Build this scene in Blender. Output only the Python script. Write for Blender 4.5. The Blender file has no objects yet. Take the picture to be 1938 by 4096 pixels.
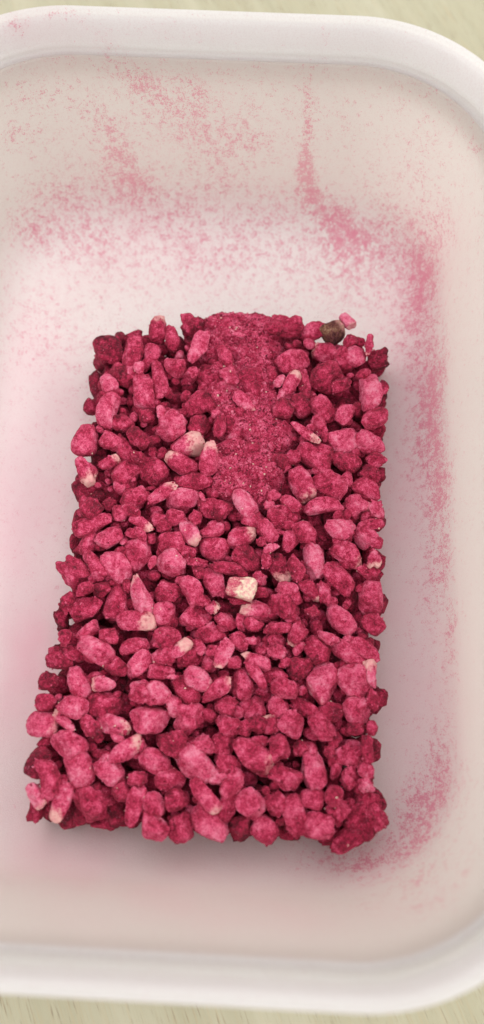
import bpy, bmesh, math, random
import numpy as np
from mathutils import Vector, Matrix
R = math.radians
rnd = random.Random(7); RS = np.random.RandomState(11)
sc = bpy.context.scene
COL = sc.collection

# ---------------------------------------------------------------- camera
cam = bpy.data.cameras.new('camera'); camo = bpy.data.objects.new('camera', cam); COL.objects.link(camo)
camo.location = (0, 0, .215); camo.rotation_euler = (R(18), 0, 0)
cam.sensor_fit = 'VERTICAL'; cam.sensor_height = 36; cam.lens = 26
cam.clip_start = .005; cam.clip_end = 20
cam.dof.use_dof = True; cam.dof.focus_distance = .204; cam.dof.aperture_fstop = 7
sc.camera = camo
# ---------------------------------------------------------------- room light
w = bpy.data.worlds.new('World'); sc.world = w; w.use_nodes = True
bg = w.node_tree.nodes['Background']; bg.inputs[0].default_value = (1, .985, .98, 1); bg.inputs[1].default_value = 1.54
def area(name, loc, target, sx, sy, power, col):
    l = bpy.data.lights.new(name, 'AREA'); l.shape = 'RECTANGLE'; l.size = sx; l.size_y = sy; l.energy = power; l.color = col
    o = bpy.data.objects.new(name, l); COL.objects.link(o); o.location = loc
    o.rotation_euler = (Vector(target) - Vector(loc)).to_track_quat('-Z', 'Y').to_euler()
area('window_light', (1.08, .42, .50), (0, .05, .03), 1.2, 1.0, 9.5, (1, .99, .975))
sc.view_settings.view_transform = 'Standard'; sc.view_settings.look = 'None'; sc.view_settings.gamma = 1
sc.view_settings.exposure = 0
sc.cycles.max_bounces = 8; sc.cycles.diffuse_bounces = 5; sc.cycles.transmission_bounces = 6
sc.cycles.use_denoising = True

# ---------------------------------------------------------------- helpers
def tag(o, label=None, cat=None, group=None, kind=None):
    if label: o['label'] = label
    if cat: o['category'] = cat
    if group: o['group'] = group
    if kind: o['kind'] = kind
    return o
def mesh(name, v, f, mat=None, smooth=True):
    v = np.asarray(v, dtype=np.float32); f = np.asarray(f, dtype=np.int32); k = f.shape[1]
    me = bpy.data.meshes.new(name)
    me.vertices.add(len(v)); me.vertices.foreach_set('co', v.ravel())
    me.loops.add(f.size); me.loops.foreach_set('vertex_index', f.ravel())
    me.polygons.add(len(f)); me.polygons.foreach_set('loop_start', np.arange(0, f.size, k, dtype=np.int32))
    me.update(calc_edges=True); me.validate()
    me.polygons.foreach_set('use_smooth', np.full(len(me.polygons), smooth))
    if mat: me.materials.append(mat)
    return me
def vattr(me, name, vals):
    a = me.attributes.new(name, 'FLOAT', 'POINT'); a.data.foreach_set('value', np.asarray(vals, dtype=np.float32))
def obj(name, me, parent=None, loc=(0, 0, 0)):
    o = bpy.data.objects.new(name, me); COL.objects.link(o); o.location = loc
    if parent: o.parent = parent
    return o
def empty(name, loc):
    o = bpy.data.objects.new(name, None); COL.objects.link(o); o.location = loc; o.empty_display_size = .01
    return o
def ico(n):
    bm = bmesh.new(); bmesh.ops.create_icosphere(bm, subdivisions=n, radius=1)
    v = np.array([x.co[:] for x in bm.verts]); v /= np.linalg.norm(v, axis=1)[:, None]
    f = np.array([[x.index for x in p.verts] for p in bm.faces]); bm.free()
    return v, f
ICO = {n: ico(n) for n in (1, 2, 3, 4, 5)}
class Waves:                                   # smooth random field: a sum of sine waves
    def __init__(s, freq, n, rs):
        d = rs.normal(size=(n, 3)); d /= np.linalg.norm(d, axis=1)[:, None]
        s.k = d * (freq * rs.uniform(.6, 1.4, n))[:, None]; s.p = rs.uniform(0, 6.283, n); s.n = n
    def __call__(s, v): return np.sin(v @ s.k.T + s.p).sum(1) / math.sqrt(s.n) 
def sstep(a, b, x):
    t = np.clip((x - a) / (b - a), 0, 1); return t * t * (3 - 2 * t)

# ---------------------------------------------------------------- materials
class NT:
    def __init__(s, name):
        s.m = bpy.data.materials.new(name); s.m.use_nodes = True; s.t = s.m.node_tree; s.t.nodes.clear()
        s.out = s.n('ShaderNodeOutputMaterial')
    def n(s, typ, **kw):
        nd = s.t.nodes.new(typ)
        for k, v in kw.items(): setattr(nd, k, v)
        return nd
    def set(s, nd, key, v):
        if isinstance(v, bpy.types.NodeSocket): s.t.links.new(v, nd.inputs[key])
        else: nd.inputs[key].default_value = v
    def math(s, op, a, b=0, c=None, clamp=False):
        nd = s.n('ShaderNodeMath', operation=op, use_clamp=clamp); s.set(nd, 0, a); s.set(nd, 1, b)
        if c is not None: s.set(nd, 2, c)
        return nd.outputs[0]
    def noise(s, vec, scale, detail=2, rough=.5, dist=0):
        nd = s.n('ShaderNodeTexNoise'); s.set(nd, 'Vector', vec); s.set(nd, 'Scale', scale); s.set(nd, 'Detail', detail)
        s.set(nd, 'Roughness', rough); s.set(nd, 'Distortion', dist); return nd.outputs[0]
    def attr(s, name, typ='GEOMETRY'): return s.n('ShaderNodeAttribute', attribute_name=name, attribute_type=typ).outputs['Fac']
    def step(s, x, a, b):
        nd = s.n('ShaderNodeMapRange', interpolation_type='SMOOTHSTEP'); s.set(nd, 'Value', x); s.set(nd, 'From Min', a); s.set(nd, 'From Max', b)
        return nd.outputs[0]
    def mix(s, f, a, b):
        nd = s.n('ShaderNodeMix', data_type='RGBA'); s.set(nd, 0, f); s.set(nd, 6, a); s.set(nd, 7, b); return nd.outputs[2]
    def ramp(s, x, stops):
        nd = s.n('ShaderNodeValToRGB'); s.set(nd, 0, x); cr = nd.color_ramp
        cr.elements[0].position = stops[0][0]; cr.elements[0].color = stops[0][1] + (1,)
        cr.elements[1].position = stops[-1][0]; cr.elements[1].color = stops[-1][1] + (1,)
        for p, c in stops[1:-1]: cr.elements.new(p).color = c + (1,)
        return nd.outputs[0]
    def bump(s, h, dist, strength=1.0):
        nd = s.n('ShaderNodeBump'); s.set(nd, 'Height', h); s.set(nd, 'Distance', dist); s.set(nd, 'Strength', strength); return nd.outputs[0]
    def shader(s, typ, **kw):
        nd = s.n(typ)
        for k, v in kw.items(): s.set(nd, k.replace('_', ' '), v)
        return nd.outputs[0]
    def mixsh(s, f, a, b):
        nd = s.n('ShaderNodeMixShader'); s.set(nd, 0, f); s.set(nd, 1, a); s.set(nd, 2, b); return nd.outputs[0]
    def done(s, sh): s.t.links.new(sh, s.out.inputs[0]); return s.m
def fruit_material(name, stops, cream=(.84, .50, .44)):
    t = NT(name)
    co = t.n('ShaderNodeTexCoord').outputs['Object']; oi = t.n('ShaderNodeObjectInfo').outputs['Random']
    ad = t.n('ShaderNodeVectorMath', operation='ADD'); t.set(ad, 0, co); cx = t.n('ShaderNodeCombineXYZ')
    t.set(cx, 0, t.math('MULTIPLY', oi, 3.1)); t.set(cx, 1, t.math('MULTIPLY', oi, 7.7)); t.t.links.new(cx.outputs[0], ad.inputs[1])
    v = ad.outputs[0]
    tone = t.attr('tone', 'OBJECT'); pale = t.attr('pale', 'OBJECT'); end = t.attr('end'); vt = t.attr('vtone')
    big = t.noise(v, 260, 3, .6); mid = t.noise(v, 900, 3, .65); fine = t.noise(v, 3200, 2, .6)
    x = t.math('ADD', tone, vt)
    x = t.math('ADD', x, t.math('MULTIPLY', t.math('SUBTRACT', big, .5), 1.2))
    x = t.math('ADD', x, t.math('MULTIPLY', t.math('SUBTRACT', mid, .5), .95))
    x = t.math('ADD', x, t.math('MULTIPLY', t.math('SUBTRACT', fine, .5), .85))
    c = t.ramp(x, stops)
    # pale root end of the piece
    e = t.math('ADD', end, t.math('MULTIPLY', t.math('SUBTRACT', big, .5), 1.5))
    e = t.math('ADD', e, t.math('MULTIPLY', t.math('SUBTRACT', mid, .5), .9))
    thr = t.math('SUBTRACT', 1.12, t.math('MULTIPLY', pale, 1.35))
    pm = t.math('MULTIPLY', t.step(t.math('SUBTRACT', e, thr), -.12, .45), t.math('MINIMUM', t.math('MULTIPLY', pale, 2.4), .92))
    c = t.mix(pm, c, t.mix(t.step(mid, .35, .65), (.82, .36, .36, 1), cream + (1,)))
    # pale dust caught in patches
    dm = t.math('MULTIPLY', t.step(t.noise(v, 2100, 2, .7), .56, .70), t.step(t.noise(v, 340, 2), .42, .62))
    c = t.mix(t.math('MULTIPLY', dm, .36), c, (.78, .22, .34, 1))
    h = t.math('ADD', t.math('MULTIPLY', mid, .6), t.math('MULTIPLY', fine, .55))
    b = t.bump(h, .0009, 1)
    p = t.n('ShaderNodeBsdfPrincipled'); t.set(p, 'Base Color', c); t.set(p, 'Roughness', .82); t.set(p, 'Specular IOR Level', .22)
    t.set(p, 'Normal', b); t.set(p, 'Sheen Weight', .05); t.set(p, 'Sheen Roughness', .5); t.set(p, 'Sheen Tint', (1, .7, .78, 1))
    return t.done(p.outputs[0])
M_FRUIT = fruit_material('dried_fruit', [(.0, (.075, .003, .011)), (.25, (.22, .008, .030)), (.48, (.45, .022, .072)), (.72, (.71, .092, .195)), (1.0, (.82, .25, .36))])
M_CREAM = fruit_material('pale_fruit', [(.0, (.62, .16, .20)), (.35, (.78, .45, .40)), (.6, (.86, .68, .55)), (1.0, (.90, .82, .66))], (.9, .8, .6))
M_PALE = fruit_material('cream_and_pink_fruit', [(.0, (.42, .03, .08)), (.3, (.62, .10, .16)), (.55, (.80, .42, .38)), (1.0, (.88, .74, .55))], (.93, .86, .62))
M_DARK = fruit_material('brown_fruit', [(.0, (.02, .006, .006)), (.35, (.060, .014, .014)), (.6, (.14, .040, .032)), (.75, (.20, .095, .055)), (1.0, (.36, .21, .13))], (.32, .19, .12))

def plastic_material(name, white, rough, tl, tpf):
    t = NT(name)
    co = t.n('ShaderNodeTexCoord').outputs['Object']
    dust = t.attr('dust'); film = t.attr('film')
    clump = t.noise(co, 420, 3, .6); fine = t.noise(co, 3500, 2, .7); f2 = t.noise(co, 1100, 3, .7)
    a = t.math('ADD', t.math('MULTIPLY', clump, .38), t.math('MULTIPLY', fine, .62))
    a = t.math('ADD', a, t.math('MULTIPLY', t.math('SUBTRACT', f2, .5), .5))
    th = t.math('SUBTRACT', .665, t.math('MULTIPLY', dust, .21))
    sp = t.step(t.math('SUBTRACT', a, th), -.015, .05)
    sp = t.math('MULTIPLY', sp, t.math('MINIMUM', t.math('ADD', t.math('MULTIPLY', dust, .42), .34), .66))
    soft = t.math('MULTIPLY', t.math('MULTIPLY', t.math('MULTIPLY', dust, dust), .34), t.step(clump, .3, .75))
    fl = t.math('MULTIPLY', film, t.math('ADD', .55, t.math('MULTIPLY', t.noise(co, 60, 3), .9)))
    fl = t.math('MULTIPLY', fl, t.math('ADD', .8, t.math('MULTIPLY', fine, .4)))
    white = t.mix(t.attr('floor_lift'), tuple(q * .90 for q in white[:3]) + (1,), tuple(min(.93, q * .99) for q in white[:3]) + (1,)) if tl < .6 else white  # whiter colour towards the floor, painted in to offset the shade there
    white = t.mix(t.math('MULTIPLY', t.step(t.noise(co, 2600, 2, .7), .45, .68), .16), white, (.62, .40, .42, 1))
    c = t.mix(t.math('MULTIPLY', fl, .9), white, (.87, .50, .575, 1))
    c = t.mix(soft, c, (.80, .28, .38, 1))
    c = t.mix(sp, c, (.74, .13, .26, 1))
    b = t.bump(t.math('ADD', fine, t.math('MULTIPLY', sp, .6)), .00022, .5)
    p = t.n('ShaderNodeBsdfPrincipled'); t.set(p, 'Base Color', c)
    t.set(p, 'Roughness', t.math('ADD', rough, t.math('MULTIPLY', sp, .4))); t.set(p, 'Specular IOR Level', .45); t.set(p, 'Normal', b)
    tr = t.shader('ShaderNodeBsdfTranslucent', Color=c)
    tp = t.shader('ShaderNodeBsdfTransparent', Color=(.95, .95, .95, 1))
    return t.done(t.mixsh(t.math('MULTIPLY', tpf, t.math('SUBTRACT', 1, t.attr('floor_lift'))), t.mixsh(t.math('MULTIPLY', tl, t.math('SUBTRACT', 1, t.math('MULTIPLY', t.attr('floor_lift'), .92))), p.outputs[0], tr), tp))
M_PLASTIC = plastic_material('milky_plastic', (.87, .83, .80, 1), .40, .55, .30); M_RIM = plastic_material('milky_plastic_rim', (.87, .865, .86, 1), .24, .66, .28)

def wood_material():
    t = NT('pale_wood'); co = t.n('ShaderNodeTexCoord').outputs['Object']
    mp = t.n('ShaderNodeMapping'); t.t.links.new(co, mp.inputs[0]); mp.inputs['Rotation'].default_value = (0, 0, R(68))
    v = mp.outputs[0]
    def st(sx, sy):
        m = t.n('ShaderNodeMapping'); t.t.links.new(v, m.inputs[0]); m.inputs['Scale'].default_value = (sx, sy, 1); return m.outputs[0]
    g1 = t.noise(st(18, 260), 1, 4, .6, .4); g2 = t.noise(st(60, 1500), 1, 3, .6); g3 = t.noise(st(110, 2300), 1, 2, .6)
    g4 = t.noise(st(5, 40), 1, 3, .6, .6)
    c = t.mix(g1, (.32, .30, .195, 1), (.43, .405, .285, 1))
    c = t.mix(t.math('MULTIPLY', t.step(g2, .5, .72), .65), c, (.40, .33, .20, 1))
    c = t.mix(t.math('MULTIPLY', t.step(g3, .58, .70), .8), c, (.26, .20, .12, 1))
    c = t.mix(t.math('MULTIPLY', t.step(g4, .45, .7), .35), c, (.50, .475, .36, 1))
    b = t.bump(t.math('SUBTRACT', g2, t.step(g3, .62, .72)), .0003, .6)
    p = t.n('ShaderNodeBsdfPrincipled'); t.set(p, 'Base Color', c); t.set(p, 'Roughness', .5); t.set(p, 'Specular IOR Level', .35); t.set(p, 'Normal', b)
    return t.done(p.outputs[0])
M_WOOD = wood_material()

# ---------------------------------------------------------------- table
gv = [(-.9, -.7, 0), (.9, -.7, 0), (.9, 1.1, 0), (-.9, 1.1, 0), (-.9, -.7, -.03), (.9, -.7, -.03), (.9, 1.1, -.03), (-.9, 1.1, -.03)]
tb = obj('table', mesh('table', gv, [(0, 1, 2, 3), (7, 6, 5, 4), (0, 4, 5, 1), (1, 5, 6, 2), (2, 6, 7, 3), (3, 7, 4, 0)], M_WOOD, False))
tag(tb, 'pale beige wooden table top with fine slanting grain under the plastic tub', kind='structure')

# ---------------------------------------------------------------- container
TUB = Vector((-.0122, .0710, .0004)); TUBR = R(-2.8)
NS = 360
def rrect(a, b, r, n=NS):
    """n points round a rounded rectangle, counter-clockwise, spaced alike for every size"""
    out = []; q = n // 4
    for k, (sx, sy) in enumerate(((1, 1), (-1, 1), (-1, -1), (1, -1))):
        cx, cy = sx * (a - r), sy * (b - r)
        # half side before, corner, half side after
        m = q // 3
        a0 = R(90 * k)
        ps = (a if k in (0,) else 0)
        e0 = (cx + r * math.cos(a0), cy + r * math.sin(a0)); e1 = (cx + r * math.cos(a0 + R(90)), cy + r * math.sin(a0 + R(90)))
        s0 = {0: (a, 0), 1: (0, b), 2: (-a, 0), 3: (0, -b)}[k]; s1 = {0: (0, b), 1: (-a, 0), 2: (0, -b), 3: (a, 0)}[k]
        for i in range(m): u = i / m; out.append((s0[0] + (e0[0] - s0[0]) * u, s0[1] + (e0[1] - s0[1]) * u))
        mc = q - 2 * m
        for i in range(mc): an = a0 + R(90) * i / mc; out.append((cx + r * math.cos(an), cy + r * math.sin(an)))
        for i in range(m): u = i / m; out.append((e1[0] + (s1[0] - e1[0]) * u, e1[1] + (s1[1] - e1[1]) * u))
    return np.array(out)
TH = .0013
A0, B0, R0 = .0745, .1055, .038      # inner opening at the rim
ZT = .064
def ring(d, z):                     # ring at offset d outward from the inner opening
    p = rrect(A0 + d, B0 + d, max(R0 + d, .004)); return np.c_[p, np.full(NS, z)]
def loft(rings, cap_first=False):
    v = np.concatenate(rings); f = []
    i = np.arange(NS); j = (i + 1) % NS
    for k in range(len(rings) - 1):
        f.append(np.c_[k * NS + i, k * NS + j, (k + 1) * NS + j, (k + 1) * NS + i])
    return v, np.concatenate(f)
WD = .0045; FR = .026               # wall draft, floor fillet
inner = []
fa = -WD - FR
for k in range(1, 71):              # floor, from the middle outwards
    u = k / 70; p = rrect((A0 + fa) , (B0 + fa), R0 + fa) * u; inner.append(np.c_[p, np.full(NS, TH)])
for k in range(1, 13):
    an = R(88) * k / 12; inner.append(ring(fa + FR * math.sin(an), TH + FR * (1 - math.cos(an))))
z0 = inner[-1][0, 2]; d0 = fa + FR * math.sin(R(88))
for k in range(1, 41):
    u = k / 40; inner.append(ring(d0 + (-.0004 - d0) * u, z0 + (ZT - z0) * u))
outer = [ring(-.0004 + TH, ZT)] + [ring(d0 + TH + (-.0004 - d0) * u, z0 + (ZT - z0) * u) for u in (.75, .5, .25, 0)]
for k in range(7, -1, -1):
    an = R(88) * k / 8; outer.append(ring(fa + (FR + TH) * math.sin(an), (FR + TH) * (1 - math.cos(an))))
for u in (.6, .2, .02): outer.append(np.c_[rrect(A0 + fa, B0 + fa, R0 + fa) * u, np.zeros(NS)])
v, f = loft(inner + outer)
n_in = len(inner) * NS
cen = [len(v), len(v) + 1]; v = np.r_[v, [[0, 0, TH], [0, 0, 0]]]
i = np.arange(NS); j = (i + 1) % NS; last = (len(inner) + len(outer) - 1) * NS
f = np.r_[f, np.c_[i[::2] * 0 + cen[0], i[::2], (i[::2] + 1) % NS, (i[::2] + 2) % NS], np.c_[i[::2] * 0 + cen[1], last + (i[::2] + 2) % NS, last + (i[::2] + 1) % NS, last + i[::2]]]
f = f[:, ::-1]
f = f[:, ::-1]
cr, sr = math.cos(TUBR), math.sin(TUBR)
def to_world(p): return np.c_[p[:, 0] * cr - p[:, 1] * sr + TUB.x, p[:, 0] * sr + p[:, 1] * cr + TUB.y, p[:, 2] + TUB.z]
# where fruit dust clings to the plastic: centre, two half axes (mm), amount
DUST = [((-24.4, 172.9, 19.4), (14.6, -3.07, -6.29), (-4.49, -2.76, -8.13), 0.2),
 ((11.8, 169.5, 16.0), (13.68, -4.07, -6.29), (-4.26, -3.56, -7.0), 0.18),
 ((-45.3, 175.4, 25.3), (6.22, -2.02, -10.65), (-5.61, -0.78, -4.56), 0.2),
 ((54.4, 160.1, 30.6), (6.25, -6.35, 7.32), (2.06, -4.25, -10.34), 0.15),
 ((36.0, 157.3, 5.7), (12.03, -9.92, -2.78), (-4.8, -4.41, -3.74), 0.2),
 ((54.2, -0.7, 18.6), (3.81, 0.04, 11.2), (-0.89, -8.53, 0.47), 0.3),
 ((51.8, -16.2, 32.0), (2.19, 2.7, 6.84), (-0.74, -3.4, 10.75), 0.4),
 ((43.6, -26.0, 32.8), (5.95, 4.29, 4.94), (-0.62, -1.5, 9.09), 0.4),
 ((27.5, -31.3, 19.6), (10.01, 1.52, 1.44), (-0.39, -1.77, 4.73), 0.35),
 ((41.9, -16.3, 10.0), (6.99, 0.43, 5.48), (-0.99, -5.42, 2.97), 0.2),
 ((18.9, -27.2, 11.6), (8.91, 0.02, 0.16), (-0.35, -2.33, 2.86), 0.2),
 ((57.9, 140.8, 13.7), (0.02, -7.77, -1.47), (-1.29, 1.1, -1.67), 0.5),
 ((56.9, 150.5, 16.8), (0.99, -4.43, -1.93), (-1.3, 0.86, -1.61), 0.35),
 ((57.3, 99.7, 15.1), (-0.11, -6.72, 0.37), (-1.12, 0.8, -1.93), 0.5),
 ((57.5, 92.8, 15.9), (0.7, -5.64, 1.76), (-0.89, 0.23, -1.63), 0.45),
 ((56.9, 72.5, 16.8), (-0.36, -7.23, -0.01), (-0.86, 0.59, -1.76), 0.45),
 ((56.7, 51.0, 18.5), (-0.34, -6.73, -0.04), (-0.9, 0.51, -2.18), 0.4),
 ((56.5, 31.1, 20.6), (-0.38, -7.31, -0.07), (-0.77, 0.33, -2.38), 0.4),
 ((51.5, -6.5, 15.4), (-0.06, -5.52, 2.45), (-1.16, -0.32, -1.77), 0.3),
 ((21.3, 172.4, 26.9), (2.68, -1.07, -6.71), (-1.12, 0.01, -0.58), 0.4),
 ((-35.8, 175.4, 30.3), (3.24, -0.82, -7.1), (-1.61, -0.01, -1.29), 0.35),
 ((18.6, 174.3, 52.7), (0.73, -0.65, -8.77), (-1.0, 0.05, -0.04), 0.45),
 ((19.6, 173.4, 40.8), (0.81, -0.73, -9.72), (-1.41, 0.06, -0.06), 0.62),
 ((19.8, 172.7, 29.9), (1.33, -1.03, -8.68), (-2.42, 0.09, -0.38), 0.75),
 ((23.7, 170.8, 20.1), (5.09, -2.83, -7.55), (-3.67, -0.66, -2.37), 0.75),
 ((31.5, 166.1, 12.5), (8.04, -5.86, -6.03), (-4.19, -1.9, -3.24), 0.6),
 ((42.2, 159.3, 9.3), (11.99, -8.33, -0.24), (-3.31, -4.14, -5.13), 0.5),
 ((-13.0, 175.0, 40.0), (11.51, -0.98, -5.96), (-2.86, -0.31, -6.46), 0.5),
 ((3.6, 174.2, 40.1), (6.71, -0.52, -2.55), (-1.35, -0.26, -4.66), 0.5),
 ((-6.2, 173.6, 25.6), (14.79, -1.05, -2.38), (-1.51, -1.42, -8.41), 0.28),
 ((-37.9, 176.2, 40.3), (3.65, -0.92, -10.68), (-4.02, 0.01, -2.61), 0.5),
 ((-36.4, 175.1, 25.7), (3.7, -1.95, -9.5), (-4.21, -0.17, -2.76), 0.5),
 ((-21.2, 176.3, 53.5), (12.2, -0.92, -4.57), (-1.74, -0.2, -4.16), 0.38),
 ((-13.2, 176.1, 56.3), (2.81, -0.32, -2.61), (-1.53, -0.07, -1.91), 0.6),
 ((-30.6, 177.2, 58.5), (3.97, -0.54, -4.86), (-2.69, -0.05, -2.62), 0.4),
 ((-65.2, 171.0, 44.7), (5.64, 3.33, -3.31), (-0.92, -0.89, -3.47), 0.55),
 ((-58.5, 172.2, 22.0), (11.18, 0.87, -12.18), (-4.77, -3.42, -5.23), 0.34),
 ((-50.3, 167.8, 10.5), (7.26, -3.72, -5.41), (-4.61, -3.61, -3.03), 0.36),
 ((-64.2, 161.3, 10.7), (12.26, 0.81, -9.06), (-2.94, -6.36, -3.1), 0.26),
 ((-50.9, 159.8, 4.5), (12.01, -2.78, -3.46), (-2.42, -5.57, -2.48), 0.22),
 ((-70.2, 161.9, 17.7), (7.89, 5.18, -6.32), (-1.04, -4.86, -5.28), 0.4),
 ((-57.9, 175.3, 53.8), (6.01, 2.0, -1.84), (-1.15, -0.76, -4.59), 0.3),
 ((-34.0, 170.8, 14.5), (25.12, -1.93, -4.16), (-3.74, -6.91, -11.84), 0.22),
 ((-1.3, 167.0, 11.4), (32.94, -0.83, 1.01), (-0.04, -9.34, -11.49), 0.2),
 ((-21.4, 157.4, 3.5), (34.79, 0.04, -0.06), (-0.05, -12.23, -4.59), 0.22),
 ((18.8, 154.5, 3.1), (26.46, -1.28, 1.76), (0.01, -12.45, -4.25), 0.2),
 ((-62.3, 128.8, 2.7), (12.84, 2.56, -4.22), (1.17, -17.23, -0.84), 0.3),
 ((-5.6, 175.4, 51.0), (39.57, -1.91, 1.78), (-0.28, -0.79, -11.47), 0.22),
 ((38.6, 145.8, 2.2), (15.14, -2.29, 3.34), (-0.2, -8.3, -1.37), 0.3),
 ((-58.0, 178.7, 72.0), (3.28, 0.97, -0.78), (-0.72, -0.52, -2.66), 0.7),
 ((-47.0, 180.8, 73.5), (6.2, 0.38, 0.82), (-0.06, -0.17, -1.46), 0.5),
 ((-37.9, 179.8, 67.1), (5.61, -0.48, -1.97), (-1.56, -0.55, -2.79), 0.35),
 ((-24.8, 179.6, 70.7), (9.38, -0.42, 0.34), (-0.49, -0.43, -4.11), 0.25),
 ((-9.3, 178.7, 69.7), (6.25, -0.3, 0.24), (-0.11, -0.27, -2.59), 0.25),
 ((21.5, 177.0, 68.2), (0.55, -1.42, -5.68), (-0.93, 0.05, -0.04), 0.4),
 ((42.2, 168.9, 27.4), (6.72, -2.75, 3.06), (1.68, -2.66, -10.54), 0.3),
 ((51.7, 164.6, 48.9), (3.7, -3.09, 1.18), (-0.84, -0.47, -12.94), 0.3),
 ((62.0, 152.0, 59.1), (0.55, -1.65, -2.35), (-0.89, 1.68, -1.73), 0.5),
 ((60.6, 150.4, 31.8), (2.64, -5.21, 6.34), (1.15, -3.91, -5.66), 0.4),
 ((49.7, 161.4, 18.3), (8.61, -4.82, 5.88), (0.92, -4.25, -5.99), 0.4),
 ((58.1, 145.5, 15.5), (5.35, -5.39, 7.39), (0.23, -10.1, -4.28), 0.62),
 ((56.7, 133.3, 11.9), (4.54, -4.03, 6.15), (-0.65, -12.26, -1.18), 0.62),
 ((57.5, 117.8, 14.0), (4.09, -4.06, 6.93), (-0.76, -10.87, -0.35), 0.55),
 ((58.4, 105.6, 16.5), (3.24, -3.76, 7.08), (-0.64, -9.09, -0.38), 0.6),
 ((57.3, 95.6, 15.3), (-0.16, -9.29, 0.51), (-2.71, 1.98, -4.96), 0.8),
 ((57.7, 84.7, 17.1), (-0.15, -7.66, 0.45), (-2.12, 1.64, -4.6), 0.6),
 ((58.2, 72.6, 19.7), (-0.58, -8.17, -0.48), (-2.0, 2.36, -6.34), 0.7),
 ((53.3, 83.5, 10.7), (-0.79, -11.36, -0.27), (-4.51, 2.17, -5.3), 0.35),
 ((55.9, 59.7, 16.0), (-0.83, -11.51, -0.48), (-3.53, 2.16, -7.18), 0.55),
 ((55.6, 45.9, 16.8), (-0.64, -8.82, -0.41), (-2.72, 1.34, -5.78), 0.6),
 ((56.7, 33.1, 20.7), (-0.67, -9.36, -0.62), (-2.25, 1.42, -8.31), 0.5),
 ((49.6, 30.6, 9.5), (-0.84, -12.04, -0.25), (-3.53, 0.53, -3.58), 0.35),
 ((55.6, 18.8, 19.8), (-0.73, -10.04, -0.62), (-2.4, 0.74, -7.7), 0.45),
 ((45.5, 11.6, 6.9), (-0.85, -12.58, -0.16), (-3.71, 0.16, -2.79), 0.3),
 ((52.5, 4.2, 15.0), (-0.91, -10.82, -0.03), (-3.18, 0.11, -5.45), 0.45),
 ((49.3, -6.6, 12.2), (0.09, -9.31, 3.81), (-3.97, -0.99, -4.65), 0.5),
 ((44.4, -11.5, 9.3), (2.17, -5.56, 4.66), (-4.13, -2.53, -2.32), 0.5),
 ((52.7, -10.9, 20.8), (3.59, 0.64, 11.49), (-1.02, -4.41, 2.25), 0.4),
 ((39.2, -20.8, 11.6), (9.06, 5.92, 1.43), (1.41, -2.65, 3.63), 0.55),
 ((46.7, -19.2, 18.4), (5.67, 4.48, 4.11), (0.67, -2.12, 4.52), 0.55),
 ((30.6, -27.0, 13.3), (8.43, 1.04, 2.54), (-0.16, -1.15, 1.46), 0.75),
 ((22.3, -24.8, 9.0), (11.91, 0.15, 1.23), (-0.48, -3.31, 3.14), 0.35),
 ((33.6, -28.9, 18.3), (11.91, 2.95, 6.1), (-0.65, -3.18, 7.18), 0.38),
 ((40.0, -28.5, 32.1), (4.43, 2.63, 1.53), (-0.37, -0.77, 6.17), 0.55),
 ((38.7, -30.5, 47.4), (6.35, 3.53, -0.82), (-0.21, -0.63, 6.32), 0.6),
 ((48.2, -22.7, 45.1), (2.71, 2.75, 2.44), (-0.23, -0.78, 5.01), 0.55),
 ((28.2, -33.2, 32.2), (4.68, 0.67, 3.67), (-0.92, -0.58, 5.45), 0.45),
 ((42.5, -23.6, 18.6), (4.73, 2.89, 2.11), (0.34, -1.51, 3.33), 0.6),
 ((24.8, -21.3, 6.4), (7.05, 1.68, -0.34), (0.39, -2.13, 1.53), 0.5),
 ((8.9, -27.9, 13.1), (11.85, -0.09, -0.67), (-0.18, -2.24, 3.17), 0.25),
 ((-42.2, -28.1, 17.8), (9.45, -0.11, -0.76), (2.04, -3.17, 8.04), 0.12)]
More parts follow.
